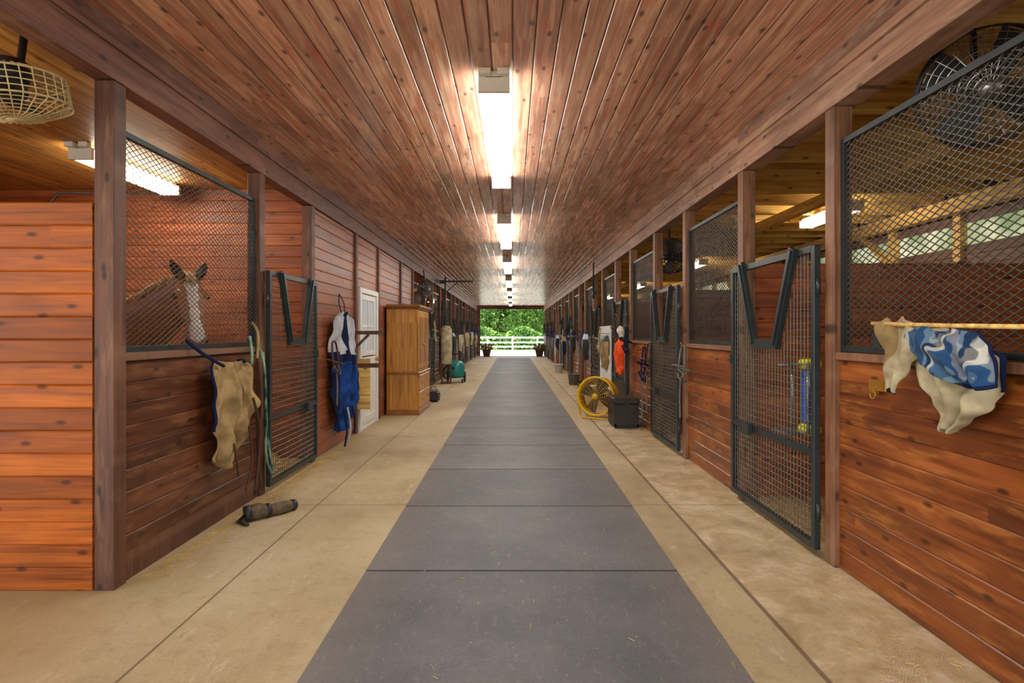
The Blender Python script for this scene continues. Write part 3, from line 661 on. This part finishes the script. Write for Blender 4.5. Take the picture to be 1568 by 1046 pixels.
for i in range(2600):
    t=rnd.uniform(0,6.28); r=.55*math.sqrt(rnd.random()); x=-2.87+r*math.cos(t); y=5.5+r*.9*math.sin(t); z=.07+.34*(1-(r/.55)**2)*rnd.uniform(.5,1)+.01
    d=Vector((rnd.gauss(0,1),rnd.gauss(0,1),rnd.gauss(0,.3))).normalized()*rnd.uniform(.02,.06); b.bar(Vector((x,y,z))-d,Vector((x,y,z))+d,.005,.004)
b.lathe((-2.87,5.5,.03),(0,0,1),[(.52,0),(.48,.1),(.35,.22),(.18,.29),(0,.32)],0,24); b.build('hay_pile',[m_straw])

# ---------------------------------------------------------------- horse
def loft(mb,rings,seg=20,p=2.2,m=0):
    vs=[]
    for (c,a,bx,ra,rp,rn) in rings:
        c=Vector(c);a=Vector(a).normalized();bx=Vector(bx).normalized()
        for k in range(seg):
            t=2*math.pi*k/seg; ct,st=math.cos(t),math.sin(t)
            ca=math.copysign(abs(ct)**(2/p),ct); sa=math.copysign(abs(st)**(2/p),st)
            vs.append(c+a*ra*ca+bx*(rp if st>0 else rn)*sa)
    fs=[]; n=len(rings)
    for i in range(n-1):
        for k in range(seg): k2=(k+1)%seg; fs.append((i*seg+k,i*seg+k2,(i+1)*seg+k2,(i+1)*seg+k))
    fs.append(list(range(seg))[::-1]); fs.append([(n-1)*seg+k for k in range(seg)])
    mb.add(vs,fs,m,True)
hb=MB(); HY=4.74; Z=Vector((0,0,1)); YY=Vector((0,1,0)); S=.12
tr=[(-5.42,1.18,.10,.10,.14),(-5.36,1.2,.2,.22,.3),(-5.15,1.2,.27,.33,.38),(-4.85,1.15,.28,.34,.36),(-4.5,1.12,.28,.32,.36),(-4.1,1.1,.29,.32,.38),(-3.75,1.12,.27,.37,.38),(-3.5,1.14,.24,.36,.34),(-3.3,1.16,.18,.24,.26),(-3.2,1.17,.09,.1,.14)]
loft(hb,[((x+S,HY,z),YY,Z,w,u,d) for x,z,w,u,d in tr])
poll=Vector((-2.66,HY-.14,1.87))
h=Vector((.66,-.75,0)).normalized()
nk=[((-3.52,HY,1.20),(.75,0,.66),.2,.30),((-3.32,HY,1.34),(.72,0,.7),.165,.285),((-3.12,HY-.01,1.47),(.7,0,.71),.13,.25),((-2.95,HY-.04,1.59),(.7,-.1,.7),.108,.215),((-2.81,HY-.08,1.69),(.66,-.25,.6),.09,.18),((-2.69,HY-.12,1.77),(.6,-.45,.3),.08,.13)]
loft(hb,[(c,Vector(d).cross(Vector((-d[2],0,d[0]))),Vector((-d[2],0,d[0])),w,t,t) for c,d,w,t in nk])
Hv=(h*.30+Vector((0,0,-.58))).normalized(); HL=.63
Fn=(h*.55+Vector((0,0,.40))).normalized()
Fn=(Fn-Hv*Fn.dot(Hv)).normalized(); Sd=Hv.cross(Fn).normalized()
top=poll+Fn*.05
hr=[(-.03,.06,.09),(.03,.09,.18),(.14,.106,.235),(.25,.122,.27),(.36,.112,.285),(.46,.094,.245),(.58,.076,.18),(.70,.068,.15),(.80,.070,.148),(.88,.074,.152),(.95,.064,.13),(1.0,.040,.08)]
rg=[]
for t,w,d in hr:
    fl=.0 if t>.1 else -.02
    if t>.9: fl=-.02*(t-.9)/.1-.005
    c=top+Hv*HL*t+Fn*(fl-d*.42); rg.append((c,Sd,Fn,w,d*.42,d*.58))
loft(hb,rg,24,2.15)
for s in (-1,1):
    hb.sph(top+Hv*HL*.27+Fn*-.045+Sd*s*.095,(.036,.036,.036),0)
    hb.sph(top+Hv*HL*.40+Fn*-.18+Sd*s*.060,(.064,.064,.064),0)
    hb.sph(top+Hv*HL*.9+Fn*-.045+Sd*s*.048,(.032,.032,.032),0)
hb.sph(top+Hv*HL*.98+Fn*-.11,(.038,.038,.032),0)
def leg(pts): hb.tube([(p[0][0]+S,p[0][1],max(p[0][2],.03)+.03) for p in pts],[p[1] for p in pts],0,14)
for s in (-1,1):
    y=HY+s*.15
    leg([((-3.48,y,1.05),.15),((-3.42,y,.85),.10),((-3.43,y,.62),.062),((-3.42,y,.50),.055),((-3.43,y,.42),.042),((-3.44,y,.2),.034),((-3.42,y,.14),.042),((-3.37,y,.08),.04),((-3.35,y,.04),.058),((-3.34,y,.0),.062)])
    y=HY+s*.16
    leg([((-5.1,y,1.15),.2),((-5.0,y,.95),.16),((-4.98,y,.78),.11),((-5.18,y,.6),.075),((-5.27,y,.50),.06),((-5.25,y,.40),.045),((-5.22,y,.2),.036),((-5.2,y,.14),.043),((-5.15,y,.08),.042),((-5.13,y,.04),.058),((-5.12,y,.0),.062)])
o=hb.build('horse_tmp',[])
md=o.modifiers.new('r','REMESH'); md.mode='VOXEL'; md.voxel_size=.011; md.use_smooth_shade=True
md=o.modifiers.new('s','SMOOTH'); md.factor=.5; md.iterations=5
dg=bpy.context.evaluated_depsgraph_get(); me=bpy.data.meshes.new_from_object(o.evaluated_get(dg)); bpy.data.objects.remove(o)
mzz=min(v.co.z for v in me.vertices)
for v in me.vertices:
    if v.co.z<.2: v.co.z+= (.031-mzz)*(1-(v.co.z-mzz)/(.2-mzz)) if mzz<.031 else 0
n=N('chestnut_coat'); a=n.noise(n.co,3,3,.6); bb=n.noise(n.co,120,1,.5)
m_coat=n.fin(n.mix(n.mr(bb,.3,.7,0,.2),n.ramp(a,[(.3,L(140,86,48)),(.7,L(186,126,78))]),L(100,60,34)),.45,0,.4)
m_blaze=fabric('white_hair',L(235,228,220),L(245,240,235)); m_muz=plain('muzzle_skin',L(130,98,86),.6); m_dark=plain('dark_hoof',L(50,42,36),.5)
m_mane=fabric('flaxen_mane',L(200,160,108),L(232,204,156),40)
me.materials.clear()
for m in (m_coat,m_blaze,m_muz,m_dark,m_mane): me.materials.append(m)
mi=[]
for p in me.polygons:
    q=p.center-top; t=q.dot(Hv)/HL; f=q.dot(Fn); s=q.dot(Sd); k=0
    if p.center.z<.09: k=3
    elif p.center.z<.36: k=1
    if p.center.x>-2.9 and p.center.z>1.2:
        w=.034+.012*math.sin(t*8)+(.012 if t>.45 else 0)+.006*math.sin(s*70+t*30)
        if .1<t<1.03 and f>-.05 and abs(s)<w: k=1
        if t>.84 and f<-.02 : k=2
    mi.append(k)
me.polygons.foreach_set('material_index',mi); me.polygons.foreach_set('use_smooth',[True]*len(mi))
me.name='horse_body'
horse=bpy.data.objects.new('horse',None); sc.collection.objects.link(horse)
body=bpy.data.objects.new('body',me); sc.collection.objects.link(body); body.parent=horse
b=MB()
for s in (-1,1):
    b.sph(top+Hv*HL*.285+Fn*-.058+Sd*s*.111,(.025,.025,.025),0,14,10)
    b.sph(top+Hv*HL*.93+Fn*-.045+Sd*s*.070,(.010,.012,.02),1,10,8)
b.tube([top+Hv*HL*.955+Fn*-.088+Sd*(.060*c) for c in (-1,-.5,0,.5,1)],.004,1,6)
e=b.build('eyes_and_nostrils',[plain('eye_dark',L(22,14,10),.08),plain('nostril_dark',L(40,26,24),.6)]); e.parent=horse
b=MB()
for s in (-1,1):
    base=top-Hv*.0+Fn*-.035+Sd*s*.070; ax=(-Hv*.9+Sd*s*.34+Fn*.1).normalized(); wd=(Sd*.9*1+Fn*-.5*s).normalized(); fr=ax.cross(wd).normalized()
    if fr.dot(Fn)<0: fr=-fr
    vs=[];fs=[]; prof=[(-.03,.028),(0,.034),(.04,.042),(.08,.038),(.11,.026),(.135,.012),(.148,.002)]; sg=12
    for (hh,w) in prof:
        for k in range(sg+1):
            t=math.pi*(-.22+1.44*k/sg); vs.append(base+ax*hh+wd*w*math.cos(t)-fr*w*.8*math.sin(t)+fr*.01)
    for i in range(len(prof)-1):
        for k in range(sg): fs.append((i*(sg+1)+k,i*(sg+1)+k+1,(i+1)*(sg+1)+k+1,(i+1)*(sg+1)+k))
    b.add(vs,fs,0,True)
e=b.build('ears',[m_leather]); s_=e.modifiers.new('s','SOLIDIFY'); s_.thickness=.008; e.parent=horse
b=MB(); cr=[]
for c,d,w,t in nk: u=Vector((-d[2],0,d[0])).normalized(); cr.append(Vector(c)+u*t*.97)
cr=cr[1:]; cr[-1]=top+Fn*-.04-Hv*.03
def crest(t):
    t=t*(len(cr)-1); i=min(int(t),len(cr)-2); f=t-i; return cr[i].lerp(cr[i+1],f)
for i in range(150):
    t=rnd.random(); p=crest(t)+Vector((0,rnd.uniform(-.01,.02),.0)); near=rnd.random()<.4; ln=rnd.uniform(.03,.09) if near else rnd.uniform(.1,.2); sd=-1 if near else 1
    w=(.07 if near else .12)*(1-.35*t)
    b.tube([p,p+Vector((-.01,sd*.04,.012)),p+Vector((-.03,sd*w,-ln*.35)),p+Vector((-.05+rnd.uniform(-.03,.03),sd*(w+.025),-ln))],[.009,.010,.007,.002],0,5)
for i in range(14):
    s=rnd.uniform(-.03,.03); b.tube([top-Hv*.03+Sd*s+Fn*-.02,top+Hv*.05+Sd*s*1.2+Fn*.012,top+Hv*rnd.uniform(.08,.13)+Sd*s*1.3+Fn*.01],[.008,.008,.002],0,5)
for i in range(60):
    t=rnd.uniform(0,6.28); q=rnd.uniform(0,.06); b.tube([(-5.40+S,HY,1.38),(-5.52+S,HY+q*math.cos(t)*.5,1.3),(-5.58+S+q*math.sin(t)*.7,HY+q*math.cos(t),1.0),(-5.56+S+q*math.sin(t),HY+q*math.cos(t)*1.3,rnd.uniform(.45,.7))],[.02,.016,.014,.003],0,5)
e=b.build('mane_and_tail',[m_mane]); e.parent=horse

# ---------------------------------------------------------------- outdoors
tb=MB(); tb.tube([(0,0,-.1),(.1,0,1.5),(0,.1,3.2),(.2,0,5)],[.28,.22,.18,.08],0,10)
for i in range(6):
    t=i*1.05; tb.tube([(0,0,2.2+.3*i),(1.2*math.cos(t),1.2*math.sin(t),3.3+.3*i),(2.1*math.cos(t),2.1*math.sin(t),3.9+.3*i)],[.1,.06,.03],0,6)
cl=[(Vector((rnd.gauss(0,1.3),rnd.gauss(0,1.3),rnd.uniform(1.4,6.6))),rnd.uniform(.8,1.5)) for _ in range(26)]
for c,r in cl:
    for i in range(230):
        d=Vector((rnd.gauss(0,1),rnd.gauss(0,1),rnd.gauss(0,1))).normalized(); p=c+d*r*rnd.uniform(.7,1.05)
        q=Vector((rnd.gauss(0,1),rnd.gauss(0,1),rnd.gauss(0,1))).normalized()*.14; e=q.orthogonal().normalized()*.09
        tb.add([p-q,p+e,p+q,p-e],[(0,1,2,3)],1)
t0=tb.build('tree',[m_bark,m_leaf]); t0.location=(-4.5,55.5,-.12)
pos=[(-1.2,58,-.12),(2.2,55.5,-.12),(5.6,58,-.12),(-8,58,-.12),(0.6,63,-.12),(9,56.5,-.12),(-3,65,-.12),(4,66,-.12),(13,59,-.12),(-12,57,-.12)]
for p in pos:
    t=bpy.data.objects.new('tree',t0.data); t.location=p; t.rotation_euler=(0,0,rnd.uniform(0,6.28)); t.scale=(1,1,rnd.uniform(.85,1.15)); sc.collection.objects.link(t)
b=MB()
for i in range(9000):
    x=rnd.uniform(-10,10); z=rnd.uniform(-.1,1.7)*(1+.2*math.sin(x*1.7)); y=50.5+rnd.uniform(0,1.2)
    p=Vector((x,y,z)); q=Vector((rnd.gauss(0,1),rnd.gauss(0,1),rnd.gauss(0,1))).normalized()*.13; e=q.orthogonal().normalized()*.09
    b.add([p-q,p+e,p+q,p-e],[(0,1,2,3)],0)
b.box(-10,10,51.2,51.6,-.12,1.3,0); b.build('hedge',[m_leaf])
b=MB(); x=-12
while x<=12: b.box(x-.06,x+.06,44.9,45.02,-.12,1.15,0,.01); x+=2.0
for z in (.25,.6,.98): b.box(-12,12,44.86,44.9,z,z+.12,0)
b.build('paddock_fence',[m_white])
# ---------------------------------------------------------------- light
w=bpy.data.worlds.new('w'); sc.world=w; w.use_nodes=True; t=w.node_tree; bg=t.nodes['Background']
sk=t.nodes.new('ShaderNodeTexSky'); sk.sky_type='NISHITA'; sk.sun_disc=False; sk.sun_elevation=math.radians(50); sk.sun_rotation=math.radians(200)
hs=t.nodes.new('ShaderNodeHueSaturation'); hs.inputs['Saturation'].default_value=.45; hs.inputs['Value'].default_value=1.1
t.links.new(sk.outputs[0],hs.inputs['Color']); t.links.new(hs.outputs[0],bg.inputs[0]); bg.inputs[1].default_value=.55
ld=bpy.data.lights.new('sun','SUN'); ld.energy=9; ld.angle=.01; ld.color=(1,.95,.86); lo=bpy.data.objects.new('sun',ld); sc.collection.objects.link(lo)
lo.rotation_euler=(math.radians(35),0,math.radians(-25))
# ---------------------------------------------------------------- camera
cd=bpy.data.cameras.new('camera'); cam=bpy.data.objects.new('camera',cd); sc.collection.objects.link(cam)
cam.location=(0,0,H); cam.rotation_euler=(math.radians(90),0,0); cd.sensor_width=36; cd.lens=857/1568*36
cd.shift_x=-1/1568; cd.shift_y=-13/1568; cd.clip_start=.05; cd.clip_end=300
sc.camera=cam
